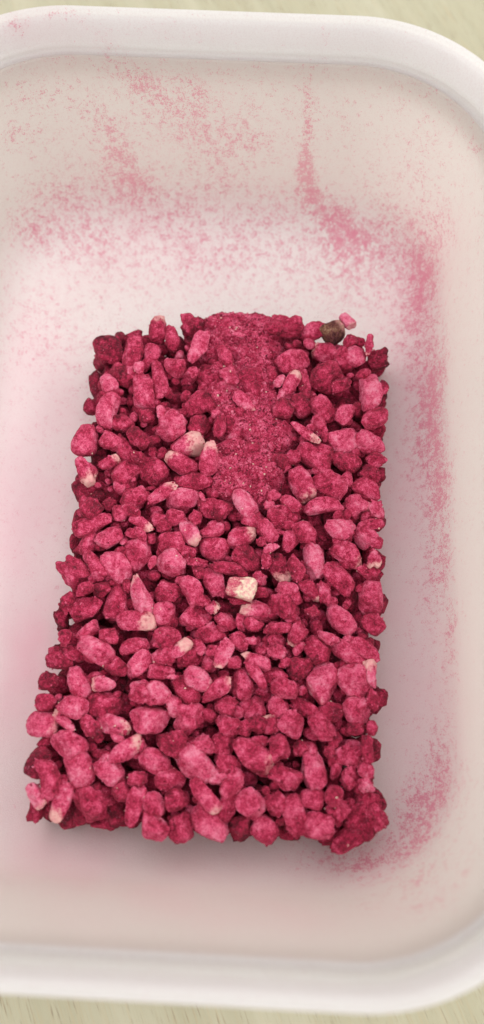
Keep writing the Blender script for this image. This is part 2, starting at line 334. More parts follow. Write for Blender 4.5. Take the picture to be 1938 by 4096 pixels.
FILM = [((-63.8, 43.3, 2.0), (17.74, 1.05, -5.16), (5.05, -58.43, -0.99), 0.2),
 ((58.0, 100.4, 16.3), (8.93, -11.7, 23.17), (-2.78, -44.0, -3.2), 0.2),
 ((55.6, 18.8, 19.8), (5.14, -1.64, 17.02), (-4.23, -39.71, 2.41), 0.35),
 ((-1.2, 171.1, 17.9), (73.77, -10.72, 12.35), (-0.11, -19.4, -28.42), 0.14),
 ((49.7, 105.3, 6.5), (9.32, -3.63, 7.18), (-1.49, -23.24, -0.25), 0.36),
 ((46.4, 54.3, 6.0), (9.89, -1.81, 6.98), (-1.92, -29.84, -0.31), 0.42),
 ((43.5, 9.6, 5.6), (9.47, -0.28, 6.15), (-1.53, -20.94, 0.65), 0.4),
 ((56.2, 75.5, 15.3), (6.1, -5.32, 14.06), (-3.47, -48.42, -1.88), 0.1),
 ((34.9, -24.4, 12.4), (14.5, 1.27, 10.54), (-2.66, -9.24, 11.83), 0.35),
 ((-10.7, -28.4, 15.5), (33.87, -0.3, -2.14), (0.99, -6.29, 15.71), 0.4),
 ((-45.2, -26.0, 14.2), (16.28, -0.22, -1.7), (4.38, -7.41, 16.23), 0.38),
 ((-60.8, 9.7, 1.7), (13.71, 0.09, -1.9), (3.08, -27.64, 1.98), 0.55),  # left floor: pink film, also strengthened to stand in for weaker light
 ((-65.2, 61.3, 2.6), (15.77, 1.56, -5.42), (2.72, -34.17, -1.42), 0.46),
 ((-61.9, 107.4, 2.3), (15.92, 2.49, -4.93), (2.21, -30.31, -1.01), 0.34),
 ((57.2, 143.9, 13.5), (9.12, -10.94, 15.31), (0.27, -18.14, -7.05), 0.3),
 ((-0.8, -33.4, 39.3), (46.47, 0.63, 10.89), (-0.1, -1.41, 16.4), 0.3),
 ((-40.3, 172.3, 16.5), (41.45, 7.44, -8.57), (-3.07, -16.13, -24.66), 0.08),
 ((-53.6, 179.4, 67.5), (14.72, 2.84, -2.34), (-1.55, -1.8, -6.53), 0.15),
 ((-34.8, 158.7, 3.8), (32.8, 1.56, -2.08), (-0.18, -15.43, -6.4), 0.12)]
def field(P, blobs):
    out = np.zeros(len(P)); P = P * 1000
    for c, U, V, amt in blobs:
        c, U, V = np.array(c), np.array(U), np.array(V); n = np.cross(U, V); n /= np.linalg.norm(n)
        d = P - c; lu, lv = np.linalg.norm(U), np.linalg.norm(V)
        q = (d @ U / lu ** 2) ** 2 + (d @ V / lv ** 2) ** 2 + ((d @ n) / max(5, min(lu, lv) * .6)) ** 2
        out += amt * np.exp(-q * .9)
    return out
tub = empty('food_container', TUB); tub.rotation_euler = (0, 0, TUBR)
tag(tub, 'milky translucent plastic food tub with rounded corners, dusted pink inside', 'container')
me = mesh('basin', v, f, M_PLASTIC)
W = to_world(v); wig = Waves(260, 8, RS)(W) * .12
du = np.clip(field(W, DUST) * .80 * (1 + wig) + .22 * sstep(.02, .06, W[:, 1]) + .06 * sstep(.09, .13, W[:, 1]), 0, 1.1); du[n_in:] = 0
fi = np.clip(field(W, FILM) * (1 + wig), 0, 1); fi[n_in:] = 0
vattr(me, 'floor_lift', 1 - sstep(.004, .030, v[:, 2])); vattr(me, 'dust', du); vattr(me, 'film', fi)  # height mask that lifts the shaded floor; the plastic is equally thin throughout
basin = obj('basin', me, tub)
prof = [(d, ZT + h) for d, h in ((-.0004, 0), (-.0006, .0004), (-.0004, .0009), (.0000, .0012), (.0009, .0011), (.0017, .0011), (.0021, .0017), (.0022, .0045), (.0026, .0074), (.0029, .0090),
        (.0034, .0100), (.0041, .0103), (.0047, .0098), (.0050, .0088), (.0052, .0020), (.0054, -.0040), (.0050, -.0045), (.0044, -.0040), (.0042, .0020), (.0041, .0080),
        (.0038, .0082), (.0035, .0072), (.0031, .0040), (.0028, .0004), (.0018, -.0006), (.0009, 0))]
rings = [ring(d, z) for d, z in prof]; rings.append(rings[0])
v2, f2 = loft(rings)
f2 = f2
me = mesh('rim', v2, f2, M_RIM)
W2 = to_world(v2); vattr(me, 'dust', np.clip(field(W2, DUST), 0, 1)); vattr(me, 'film', np.clip(field(W2, FILM) * .5, 0, 1))
obj('rim', me, tub)

# ---------------------------------------------------------------- fruit pieces
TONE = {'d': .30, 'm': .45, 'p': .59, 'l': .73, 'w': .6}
def shape(L, Wd, H, kind, rs, sub):
    v, f = ICO[sub]; v = v.copy(); d = v.copy()
    lo, me_, hi = Waves(2.0, 6, rs), Waves(4.6, 8, rs), Waves(11, 10, rs)
    a1, a2, a3 = {'o': (.08, .055, .028), 'c': (.11, .075, .045), 'k': (.15, .12, .075), 'b': (.09, .075, .04), 's': (.11, .08, .05), 'q': (.05, .07, .05)}[kind]
    r = 1 + a1 * lo(d) + a2 * me_(d) + a3 * hi(d)
    px_ = 6 if kind == 'q' else 2.7
    v = d * (r / (np.abs(d) ** px_).sum(1) ** (1 / px_))[:, None]
    nf = {'o': 2, 'c': 7, 'k': 4, 'b': 2, 's': 6, 'q': 3}[kind]
    for _ in range(nf):                       # flattened sides
        n = rs.normal(size=3); n /= np.linalg.norm(n); c = rs.uniform(.72, .92)
        s = v @ n; over = np.clip(s - c, 0, None); v -= (over * rs.uniform(.7, .95))[:, None] * n
    if kind in 'kc':
        for _ in range(3 if kind == 'k' else 1):  # dents
            n = rs.normal(size=3); n[2] = abs(n[2]) * .8; n /= np.linalg.norm(n); q = np.clip((d @ n - .80) / .2, 0, 1)
            v *= (1 - .24 * q * q * (3 - 2 * q))[:, None]
    tp = rs.uniform(-.2, .2); v[:, 1:] *= (1 + tp * v[:, 0])[:, None]
    if kind in 'oc' and rs.rand() < .4:       # a seam or wrinkle along the piece
        ph = rs.uniform(-.5, .5); q = np.exp(-((v[:, 1] - ph - .15 * np.sin(3 * v[:, 0])) / .10) ** 2); v[:, 2] -= q * .13 * (v[:, 2] > 0)
    if kind == 'b': v[:, 1] += .55 * (v[:, 0] ** 2 - .4) * (1 if rs.rand() < .5 else -1)
    lo_, hi_ = v.min(0), v.max(0)
    v = (v - (lo_ + hi_) / 2) / (hi_ - lo_)
    end = v[:, 0] * 2
    v = v * [L, Wd, H]
    g = min(.00011, L * .02) 
    n_ = d / np.array([L, Wd, H]); n_ /= np.linalg.norm(n_, axis=1)[:, None]
    v += n_ * (Waves(2600, 12, rs)(v) * g * .55 + Waves(5200, 12, rs)(v) * g * .4 + rs.normal(size=len(v)) * g * .25)[:, None]
    return v, f, end
def rot(v, az, ax, ay):
    M = Matrix.Rotation(az, 3, 'Z') @ Matrix.Rotation(ay, 3, 'Y') @ Matrix.Rotation(ax, 3, 'X')
    return v @ np.array(M).T
class Join:
    def __init__(s): s.v, s.f, s.e, s.t, s.n = [], [], [], [], 0
    def add(s, v, f, e=None, t=0.):
        s.v.append(v); s.f.append(f + s.n); s.n += len(v); s.e.append(np.zeros(len(v)) - 3 if e is None else e); s.t.append(np.full(len(v), t) if np.isscalar(t) else t)
    def build(s, name, mat, parent=None, smooth=True, origin=(0, 0, 0)):
        me = mesh(name, np.concatenate(s.v) - np.array(origin), np.concatenate(s.f), mat, smooth)
        vattr(me, 'end', np.concatenate(s.e)); vattr(me, 'vtone', np.concatenate(s.t))
        return obj(name, me, parent)
BASE = Vector((-.009, .053, TUB.z + TH))
block = empty('fruit_block', BASE)
tag(block, 'rectangular slab of crimson freeze-dried fruit pieces clumped together in the plastic tub', 'dried fruit')
# x, y (mm), length, width, turn (deg), tone, form, pale root, upper (1) or sunk (0)
PIECES = [
(-39.0,113.1,10.5,8.0,-61,'d','c',0,1),
(-32.2,113.1,10.7,5.7,-105,'m','c',0,1),
(-25.2,121.2,8.1,5.2,83,'p','c',0.55,1),
(-20.9,117.8,7.7,3.8,-80,'m','o',0,1),
(-26.9,112.1,6.5,5.0,-97,'m','c',0,1),
(-35.4,105.6,9.4,6.4,-42,'d','c',0,1),
(-32.8,107.5,4.9,3.2,-87,'m','o',0,1),
(-30.4,107.9,2.9,3.6,0,'l','o',0.3,1),
(-39.2,102.7,7.1,4.6,-60,'p','o',0,1),
(-43.8,104.7,8.3,3.8,-78,'d','c',0.0,0),
(-44.8,97.8,4.7,4.9,0,'d','c',0.0,0),
(-28.8,100.4,12.8,6.0,-83,'p','k',0,1),
(-24.3,104.3,11.3,4.3,-75,'m','o',0,1),
(-19.8,108.5,6.1,5.3,-32,'p','o',0,1),
(-39.1,94.4,10.4,5.9,-105,'p','b',0,1),
(-32.5,98.5,6.5,3.5,-87,'d','c',0.0,0),
(-23.4,93.5,4.1,2.4,-88,'l','c',0.7,1),
(-27.6,92.2,4.3,4.1,0,'m','c',0,1),
(-20.7,102.7,4.7,3.9,0,'d','c',0.0,0),
(-28.7,119.4,4.5,3.8,0,'d','c',0.0,0),
(-24.4,117.1,4.8,4.1,0,'m','c',0.0,0),
(-14.9,121.8,8.2,7.3,-22,'d','k',0,1),
(-13.0,115.1,10.7,5.2,-111,'l','s',0,1),
(-9.0,122.7,3.9,2.0,0,'m','c',0,1),
(-4.6,122.2,5.6,5.3,-33,'m','c',0,1),
(-4.0,119.0,4.2,2.3,-22,'m','c',0,1),
(-1.0,119.1,3.8,1.7,-6,'l','s',0.3,1),
(9.4,121.5,5.7,5.0,-23,'m','k',0,1),
(12.1,123.5,7.4,4.1,-11,'m','k',0,1),
(-8.3,111.5,8.4,6.0,-62,'d','c',0,1),
(-4.8,111.5,7.2,3.8,-72,'m','c',0,1),
(-3.3,104.9,6.3,5.1,-62,'m','k',0,1),
(8.9,106.2,4.8,2.9,-82,'m','k',0,1),
(10.9,103.7,4.5,2.6,-109,'l','c',0.8,1),
(3.3,102.4,9.2,9.6,0,'m','k',0,1),
(-14.9,105.6,4.6,4.5,0,'m','c',0,1),
(-9.7,104.6,8.8,6.4,-22,'d','k',0,1),
(-19.9,104.0,6.5,6.6,0,'d','c',0.0,0),
(-12.1,96.0,9.8,6.1,-137,'m','k',0,1),
(0.7,97.0,7.6,4.0,-33,'p','s',0.35,1),
(-5.1,99.4,5.0,6.5,0,'d','c',0.0,0),
(-0.4,92.2,5.7,5.0,0,'m','k',0,1),
(-7.5,92.9,2.6,2.2,0,'p','c',0,1),
(14.0,121.5,8.9,6.1,0,'m','k',0,1),
(21.7,120.1,7.5,5.0,-169,'p','c',0,1),
(32.4,116.8,4.4,4.0,0,'m','k',0,1),
(38.0,115.8,6.7,2.6,-102,'p','k',0.3,1),
(35.4,116.5,2.6,2.7,0,'d','k',0,1),
(14.9,109.8,9.5,6.8,-158,'p','c',0,1),
(24.9,112.8,8.3,6.2,146,'p','c',0.45,1),
(33.1,111.5,7.0,6.3,-23,'p','c',0,1),
(30.1,110.2,7.2,6.4,-45,'m','c',0,1),
(40.3,110.8,5.6,6.1,-93,'d','k',0,1),
(37.6,110.6,6.0,4.7,0,'d','k',0.0,0),
(25.3,104.9,9.3,10.0,-22,'m','c',0,1),
(19.0,117.1,6.0,6.8,0,'d','k',0.0,0),
(14.5,103.0,7.6,3.8,62,'l','o',0.6,1),
(12.7,98.9,6.9,4.4,-118,'p','c',0,1),
(18.3,103.0,10.5,3.5,-82,'m','k',0,1),
(20.1,98.2,3.7,3.5,0,'p','k',0,1),
(29.2,102.4,5.9,3.8,-158,'m','k',0,1),
(37.7,99.5,12.1,6.4,-89,'l','k',0,1),
(41.6,101.7,4.5,2.6,-93,'d','k',0,1),
(30.9,100.4,8.2,6.5,0,'d','c',0.0,0),
(12.0,94.4,5.8,5.9,-33,'m','o',0,1),
(17.2,95.7,6.8,5.5,-73,'m','o',0,1),
(23.7,94.7,8.3,5.7,-54,'m','c',0,1),
(29.7,92.9,6.9,4.5,-111,'p','c',0,1),
(38.1,91.6,8.1,5.4,-149,'p','c',0,1),
(35.1,107.3,4.4,4.0,0,'m','c',0.0,0),
(34.5,96.2,4.7,3.9,0,'d','c',0.0,0),
(-44.7,84.9,9.4,6.6,-96,'p','o',0,1),
(-43.8,75.3,8.4,5.5,-59,'p','k',0.6,1),
(-42.5,88.7,7.5,4.7,0,'d','c',0.0,0),
(-34.3,89.9,5.9,5.1,-31,'m','c',0,1),
(-37.1,84.3,6.9,4.8,-21,'m','k',0,1),
(-29.9,85.9,7.3,4.8,-60,'m','k',0,1),
(-33.6,81.9,7.9,4.5,-60,'m','k',0,1),
(-37.6,78.0,6.1,3.3,27,'p','o',0.4,1),
(-29.6,79.5,4.1,3.4,-41,'m','c',0,1),
(-32.9,73.2,9.8,7.4,-106,'m','k',0,1),
(-25.5,75.6,9.9,7.4,-41,'m','k',0,1),
(-30.1,67.1,7.9,6.1,-148,'p','c',0,1),
(-22.3,68.8,9.1,3.8,32,'p','s',0.5,1),
(-44.0,71.2,8.5,7.2,0,'d','c',0.0,0),
(-39.6,73.3,5.7,6.0,0,'d','c',0.0,0),
(-42.0,63.9,5.9,5.8,-137,'m','k',0,1),
(-36.9,65.1,4.4,3.5,0,'d','c',0,1),
(-33.7,62.5,4.1,4.9,0,'m','o',0,1),
(-30.5,63.6,5.6,3.4,-21,'m','c',0,1),
(-26.0,65.6,5.9,3.1,-88,'d','o',0.0,0),
(-27.7,60.0,7.3,3.0,-35,'p','s',0.5,1),
(-22.3,60.8,5.4,3.7,0,'m','c',0,1),
(-20.4,88.9,9.1,8.0,-147,'p','k',0,1),
(-26.0,86.8,6.9,8.8,0,'d','c',0.0,0),
(-12.3,89.2,7.3,5.5,-107,'m','c',0,1),
(-15.3,83.1,9.2,6.4,16,'p','o',0.9,1),
(-17.3,77.4,9.8,5.2,144,'p','o',0.45,1),
(-9.3,78.9,9.9,5.0,81,'p','o',0.5,1),
(-6.3,89.2,6.5,3.4,-99,'m','c',0,1),
(-9.9,88.1,4.3,3.1,0,'d','c',0.0,0),
(-1.5,90.2,6.8,7.1,0,'m','k',0,1),
(-3.8,82.5,7.4,6.6,-21,'m','k',0,1),
(2.7,82.5,5.0,4.5,0,'m','k',0,1),
(-17.4,86.2,6.3,6.2,0,'m','c',0.0,0),
(-13.4,72.1,10.5,5.6,-11,'m','c',0,1),
(-16.3,67.1,9.0,7.0,21,'p','c',0,1),
(-11.1,67.7,2.9,1.4,110,'w','s',0,1),
(-7.7,64.2,9.9,6.0,-16,'m','k',0,1),
(0.7,65.7,8.5,5.0,-52,'l','o',0,1),
(3.1,61.1,6.6,5.1,-31,'p','k',0,1),
(10.7,78.0,5.7,5.8,-148,'m','k',0,1),
(8.9,67.7,4.1,3.8,0,'m','k',0,1),
(7.8,65.1,3.0,2.6,0,'l','c',0,1),
(9.2,64.5,3.3,0.8,26,'w','s',0,1),
(9.7,61.9,5.2,4.6,0,'m','o',0,1),
(12.5,66.2,3.6,3.5,0,'p','c',0,1),
(-17.8,61.4,6.0,4.3,0,'p','k',0,1),
(-12.9,61.4,4.0,3.0,-70,'p','k',0,1),
(10.4,74.5,6.2,6.0,0,'d','c',0.0,0),
(11.6,87.4,6.8,6.8,0,'m','k',0,1),
(18.1,87.1,9.5,2.7,-38,'p','s',0.5,1),
(19.6,88.6,2.5,2.5,0,'p','c',0,1),
(22.4,89.2,6.6,3.8,-64,'m','k',0,1),
(23.7,86.2,3.7,2.0,-92,'m','c',0,1),
(28.7,84.3,10.8,7.6,11,'p','k',0,1),
(20.4,79.2,10.6,8.1,-22,'m','k',0,1),
(29.8,77.7,7.7,5.4,-16,'m','c',0,1),
(36.3,83.7,8.5,6.0,-44,'p','k',0,1),
(38.0,78.6,5.6,4.5,0,'m','k',0,1),
(35.8,74.4,6.3,5.1,-22,'m','k',0,1),
(16.6,71.5,10.6,5.9,-68,'p','c',0.35,1),
(24.9,71.2,9.2,7.0,-43,'m','c',0,1),
(29.1,72.6,3.6,4.4,0,'m','c',0,1),
(35.0,69.7,7.9,5.3,-38,'p','c',0,1),
(22.4,64.8,10.2,4.3,10,'p','b',0,1),
(13.7,65.7,5.8,3.1,-42,'p','o',0,1),
(31.7,64.8,7.0,6.7,-32,'p','k',0.3,1),
(37.1,63.9,5.1,4.1,-84,'p','k',0,1),
(12.9,62.5,6.4,3.6,-52,'m','o',0,1),
(14.6,79.8,4.7,4.5,0,'m','k',0,1),
(11.1,73.9,5.7,6.0,0,'d','c',0.0,0),
(17.1,63.8,5.6,3.5,0,'d','c',0.0,0),
(-41.0,59.5,10.7,4.9,-164,'m','c',0,1),
(-36.4,55.5,7.4,5.4,16,'p','c',0,1),
(-41.7,53.9,7.0,5.0,-116,'m','c',0,1),
(-46.7,56.1,6.2,3.1,-96,'d','c',0.0,0),
(-30.0,57.2,3.6,2.8,-20,'w','c',0,1),
(-27.9,56.9,4.8,2.9,-69,'p','c',0,1),
(-28.1,51.1,8.4,6.9,-68,'p','o',0,1),
(-33.8,47.5,9.4,6.5,-58,'p','c',0,1),
(-39.7,48.1,8.6,3.9,-58,'m','c',0,1),
(-45.2,46.7,8.6,7.0,-48,'m','k',0,1),
(-42.2,41.3,5.1,3.0,-149,'m','c',0,1),
(-37.5,41.6,5.0,4.0,0,'d','c',0,1),
(-33.1,37.8,9.5,6.6,-97,'m','o',0,1),
(-26.9,39.7,11.3,5.2,102,'l','k',0.4,1),
(-27.0,46.5,5.4,2.8,0,'m','c',0.0,0),
(-41.3,36.3,8.5,5.6,10,'m','c',0,1),
(-46.6,38.1,5.5,3.2,-96,'m','k',0,1),
(-48.6,34.5,5.5,3.9,-57,'d','k',0.0,0),
(-27.9,33.1,10.2,5.2,-5,'p','o',0.6,1),
(-24.3,48.9,3.7,1.9,-118,'p','c',0,1),
(-24.8,55.5,3.0,2.8,0,'m','k',0,1),
(-34.8,60.7,4.2,2.9,0,'d','c',0.0,0),
(-21.3,59.2,4.1,3.7,0,'m','c',0,1),
(-14.2,57.2,7.6,4.6,-60,'l','c',0.4,1),
(-15.7,61.3,7.2,3.5,-5,'m','c',0.0,0),
(-8.0,57.8,6.5,3.7,21,'p','c',0,1),
(-7.7,52.7,8.1,6.6,-21,'p','o',0,1),
(-0.2,56.1,8.1,5.3,21,'p','o',0.6,1),
(7.1,57.8,6.7,4.1,-62,'p','o',0,1),
(7.9,53.0,4.6,2.2,21,'l','s',0,1),
(-19.2,54.4,7.0,5.9,0,'m','c',0,1),
(-19.0,48.6,7.9,7.2,21,'l','c',0,1),
(-14.6,51.6,4.3,4.1,0,'m','k',0,1),
(-12.1,48.6,5.3,2.7,-10,'m','k',0,1),
(1.4,49.7,7.9,6.2,-51,'m','c',0,1),
(-3.6,47.2,10.1,3.5,-15,'m','b',0,1),
(-7.3,43.2,8.9,5.3,-70,'p','c',0,1),
(-11.5,45.9,3.4,3.0,0,'m','c',0,1),
(-13.3,41.3,8.1,5.0,-60,'p','b',0,1),
(-19.6,40.2,6.8,5.9,0,'m','k',0,1),
(-17.3,46.5,6.5,3.3,-170,'d','k',0.0,0),
(4.6,44.3,4.0,3.8,0,'p','k',0,1),
(4.8,40.5,4.2,3.2,0,'m','c',0,1),
(-7.7,36.5,3.9,3.4,0,'l','k',0.8,1),
(-12.1,34.4,8.9,7.3,-20,'p','k',0,1),
(-20.5,34.7,6.3,5.2,-88,'p','o',0,1),
(3.8,35.5,7.8,5.3,160,'p','c',0.45,1),
(-4.0,32.6,5.2,4.7,0,'p','k',0,1),
(-0.4,32.6,4.7,2.6,-80,'p','c',0,1),
(3.2,32.1,5.2,3.6,0,'m','c',0,1),
(-0.4,38.1,5.8,2.1,-10,'m','k',0,1),
(-4.7,37.5,4.8,4.3,0,'m','k',0.0,0),
(6.5,49.7,4.9,2.7,-81,'m','c',0,1),
(5.5,54.7,3.2,2.8,0,'m','c',0,1),
(-17.0,38.0,5.4,4.3,0,'d','c',0.0,0),
(-10.6,38.6,4.2,3.2,0,'m','c',0,1),
(17.1,57.5,6.8,5.3,-52,'p','c',0,1),
(13.5,54.7,6.4,4.3,-101,'p','c',0,1),
(26.8,58.3,8.0,6.5,-21,'p','k',0,1),
(33.5,56.4,6.7,5.6,-53,'p','c',0,1),
(36.3,59.7,5.4,2.8,0,'m','c',0,1),
(36.6,54.4,3.5,3.3,0,'p','k',0,1),
(28.7,51.4,9.3,5.9,-31,'p','k',0.3,1),
(19.5,49.4,10.4,5.4,-82,'l','c',0,1),
(10.1,47.0,9.4,5.1,-66,'m','c',0.6,1),
(14.7,47.5,7.3,3.8,-67,'m','c',0,1),
(35.5,49.7,5.2,4.0,-83,'l','k',0.6,1),
(26.0,44.3,10.5,6.2,-57,'m','c',0,1),
(18.2,41.3,7.3,3.8,-51,'p','c',0.4,1),
(12.2,41.8,5.3,3.5,0,'p','c',0,1),
(21.9,40.5,6.4,3.4,-82,'m','k',0,1),
(34.2,39.4,9.2,6.4,-83,'p','c',0,1),
(34.3,46.2,6.8,3.6,-31,'m','k',0,1),
(31.5,45.9,4.1,4.2,0,'d','c',0.0,0),
(11.0,36.8,8.3,6.9,-51,'p','k',0,1),
(14.2,39.2,4.7,3.2,-71,'m','c',0,1),
(18.6,35.5,3.9,2.6,10,'m','k',0,1),
(25.8,33.4,9.4,5.3,-52,'p','o',0,1),
(28.2,37.7,4.8,3.8,0,'d','c',0.0,0),
(34.3,32.1,6.1,5.3,-62,'m','o',0,1),
(31.0,34.5,4.8,4.0,0,'d','c',0.0,0),
(10.3,57.2,3.5,1.1,5,'w','s',0,1),
(9.8,59.7,4.1,2.5,0,'m','c',0,1),
(12.5,59.5,3.8,2.5,0,'m','c',0,1),
(24.3,56.7,6.1,5.7,0,'d','c',0.0,0),
(13.3,33.6,4.2,3.1,0,'p','k',0,1),
(-40.5,30.3,6.5,3.7,-144,'p','c',0,1),
(-46.6,28.5,4.5,3.7,-117,'m','k',0,1),
(-47.7,31.7,4.2,3.2,0,'d','c',0.0,0),
(-37.6,25.0,10.2,6.0,-24,'p','c',0,1),
(-47.2,23.4,6.7,6.1,0,'m','k',0,1),
(-43.7,24.7,5.1,4.1,0,'m','k',0,1),
(-41.9,16.9,8.4,4.9,-61,'p','o',0,1),
(-49.8,17.4,4.8,4.2,0,'d','o',0,1),
(-49.9,12.0,5.0,4.6,0,'m','o',0,1),
(-35.6,16.9,5.8,3.5,-175,'l','o',0.5,1),
(-43.0,11.0,7.4,5.5,-14,'p','o',0,1),
(-34.8,11.5,8.6,6.5,-10,'m','o',0,1),
(-45.0,7.7,7.1,2.8,143,'l','c',0.5,1),
(-50.4,6.7,7.0,6.2,0,'p','o',0.25,1),
(-32.5,6.7,8.6,4.7,-19,'l','c',0.5,1),
(-38.4,6.2,6.5,4.3,-47,'m','k',0,1),
(-26.7,21.7,7.7,5.4,-129,'p','c',0,1),
(-32.5,21.2,5.9,4.7,-19,'m','k',0,1),
(-28.2,26.5,7.6,3.9,15,'p','c',0,1),
(-34.7,29.1,5.3,4.3,-20,'p','c',0,1),
(-25.1,14.7,7.4,5.9,-14,'p','k',0,1),
(-29.9,10.6,5.1,4.5,0,'d','c',0.0,0),
(-32.6,16.6,5.2,4.1,0,'d','c',0.0,0),
(-48.1,16.6,6.5,5.1,0,'d','c',0.0,0),
(-40.1,21.7,5.8,5.2,0,'d','c',0.0,0),
(-23.1,7.9,9.7,7.0,10,'p','c',0,1),
(-19.5,28.5,7.3,5.6,-29,'p','k',0,1),
(-20.1,23.7,6.3,5.1,-160,'p','k',0,1),
(-16.1,25.6,6.6,3.6,40,'l','c',0.9,1),
(-13.7,23.2,7.1,4.6,20,'m','k',0,1),
(-9.0,29.6,9.3,5.9,10,'m','k',0,1),
(-11.2,26.2,4.4,2.8,-59,'p','c',0,1),
(-20.8,19.7,6.6,3.5,-5,'p','c',0,1),
(-18.0,18.5,2.8,1.2,0,'l','s',0,1),
(-11.3,17.9,7.4,5.2,-29,'l','o',0.3,1),
(-4.8,24.5,7.6,4.1,-110,'l','s',0.45,1),
(-0.7,27.3,5.6,4.1,-50,'p','c',0,1),
(2.1,27.8,3.3,2.1,0,'w','k',0,1),
(3.6,22.7,7.6,3.5,155,'l','c',0.55,1),
(5.5,25.7,4.1,3.8,0,'m','k',0,1),
(-8.3,21.7,4.6,4.3,0,'m','k',0,1),
(-2.0,22.2,3.8,3.3,0,'p','k',0,1),
(-7.8,20.4,5.2,3.6,0,'m','k',0.0,0),
(-6.5,15.2,8.7,4.2,30,'p','c',0.35,1),
(0.3,16.9,8.7,4.8,-80,'p','c',0,1),
(3.6,19.4,8.5,3.0,-55,'p','s',0,1),
(-14.3,15.0,8.3,4.9,-49,'m','c',0,1),
(-21.4,14.5,6.3,5.7,0,'p','c',0,1),
(-17.2,11.3,5.5,4.2,-58,'p','o',0,1),
(-13.4,8.6,8.2,6.3,15,'p','k',0,1),
(-3.9,11.0,5.8,5.1,0,'m','k',0,1),
(2.8,10.3,7.0,6.5,-70,'p','k',0,1),
(-8.9,10.1,5.1,4.5,0,'m','k',0.0,0),
(-3.7,6.2,6.5,5.3,-19,'p','k',0.25,1),
(0.6,5.8,4.0,4.3,0,'m','k',0,1),
(5.7,18.7,4.6,4.0,0,'m','k',0,1),
(4.0,15.6,4.7,3.0,0,'m','c',0.0,0),
(-7.6,25.2,3.8,3.1,0,'m','k',0,1),
(4.0,6.5,5.0,3.8,0,'m','c',0,1),
(9.4,31.1,7.3,2.6,5,'m','c',0,1),
(14.8,29.6,6.8,4.6,-116,'p','k',0.4,1),
(8.8,28.3,5.9,4.4,-35,'m','k',0,1),
(9.3,25.0,5.1,4.3,0,'p','k',0,1),
(14.7,25.7,3.9,2.5,-111,'p','c',0,1),
(14.8,20.4,7.1,6.1,-112,'m','k',0,1),
(19.8,25.5,7.3,6.2,-61,'m','c',0,1),
(22.5,28.5,5.8,2.9,-25,'p','k',0,1),
(27.7,24.5,9.5,4.4,-36,'p','c',0,1),
(31.9,25.7,9.2,3.9,-36,'p','c',0,1),
(33.3,19.2,6.9,3.8,97,'l','k',0.7,1),
(28.9,17.4,8.8,7.7,-61,'p','k',0,1),
(21.0,17.2,9.7,7.9,-132,'p','c',0.2,1),
(8.4,18.2,6.6,5.0,0,'m','k',0,1),
(10.9,15.5,6.7,5.8,-40,'p','c',0,1),
(9.1,10.8,5.8,4.5,-70,'p','c',0,1),
(15.8,10.8,7.4,4.2,-25,'m','k',0,1),
(22.5,9.8,6.4,4.9,-20,'m','c',0,1),
(29.3,10.1,7.0,6.3,0,'p','c',0,1),
(33.2,12.8,5.3,3.0,-83,'m','c',0,1),
(7.2,6.7,4.8,4.5,110,'m','c',0.5,1),
(12.5,6.7,6.4,5.6,-29,'p','c',0,1),
(20.2,6.2,8.0,5.9,-29,'p','k',0,1),
(32.8,5.8,3.6,2.7,-93,'p','c',0,1),
(28.6,5.8,4.5,3.6,0,'m','k',0,1),
(11.5,22.2,3.8,3.0,0,'m','k',0,1),
(25.6,14.1,5.2,4.5,0,'d','c',0.0,0),
(24.2,23.5,5.2,3.9,0,'d','c',0.0,0),
(-43.6,1.8,9.0,6.0,-28,'p','o',0,1),
(-50.8,-2.3,7.2,4.9,-107,'d','c',0,1),
(-48.1,-5.8,10.7,5.4,-70,'p','b',0,1),
(-50.4,-10.0,6.2,3.5,-55,'l','c',0.35,1),
(-40.3,-3.6,9.8,6.2,-71,'l','o',0,1),
(-32.9,-4.3,7.1,5.6,-51,'l','c',0,1),
(-29.1,0.5,9.5,4.5,35,'p','o',0.5,1),
(-31.4,3.3,3.5,1.8,-19,'p','c',0,1),
(-44.5,-11.0,10.1,5.3,-102,'p','c',0.5,1),
(-35.8,-11.7,11.2,9.3,0,'m','k',0,1),
(-26.4,-12.4,9.2,4.7,-104,'p','s',0,1),
(-29.7,-9.0,4.7,4.9,0,'m','c',0,1),
(-25.9,-6.3,4.5,3.5,0,'m','k',0,1),
(-40.3,-15.5,4.8,4.0,0,'d','c',0.0,0),
(-34.3,-17.0,6.7,2.2,0,'d','c',0.0,0),
(-36.1,0.2,5.5,4.2,0,'d','c',0.0,0),
(-21.6,-2.0,8.0,5.3,-28,'p','o',0,1),
(-16.9,2.0,8.1,6.4,-10,'m','k',0,1),
(-9.7,2.0,6.2,4.6,0,'p','k',0,1),
(-11.2,-3.3,11.9,6.9,-48,'l','k',0,1),
(-4.6,2.5,6.4,6.1,-110,'m','k',0,1),
(2.6,-0.5,10.7,6.2,-34,'p','o',0.3,1),
(-5.9,-5.6,5.0,4.5,0,'l','k',0,1),
(-3.5,-2.8,6.8,4.6,-38,'m','k',0,1),
(-2.4,-7.3,8.0,5.0,-111,'p','k',0,1),
(-17.7,-6.5,6.8,5.7,-28,'p','c',0,1),
(-9.2,-10.2,9.4,3.8,-48,'p','o',0.3,1),
(-16.0,-11.2,6.0,5.4,0,'m','c',0,1),
(-21.5,-12.2,6.3,4.6,-57,'p','c',0,1),
(-8.1,-16.6,10.2,6.5,-47,'p','c',0,1),
(-15.1,-17.5,6.8,6.6,-67,'m','k',0,1),
(-21.6,-17.3,7.7,5.6,-37,'p','k',0,1),
(-3.7,-12.7,7.3,4.7,-111,'m','c',0,1),
(2.0,-12.0,7.1,6.3,-38,'p','k',0,1),
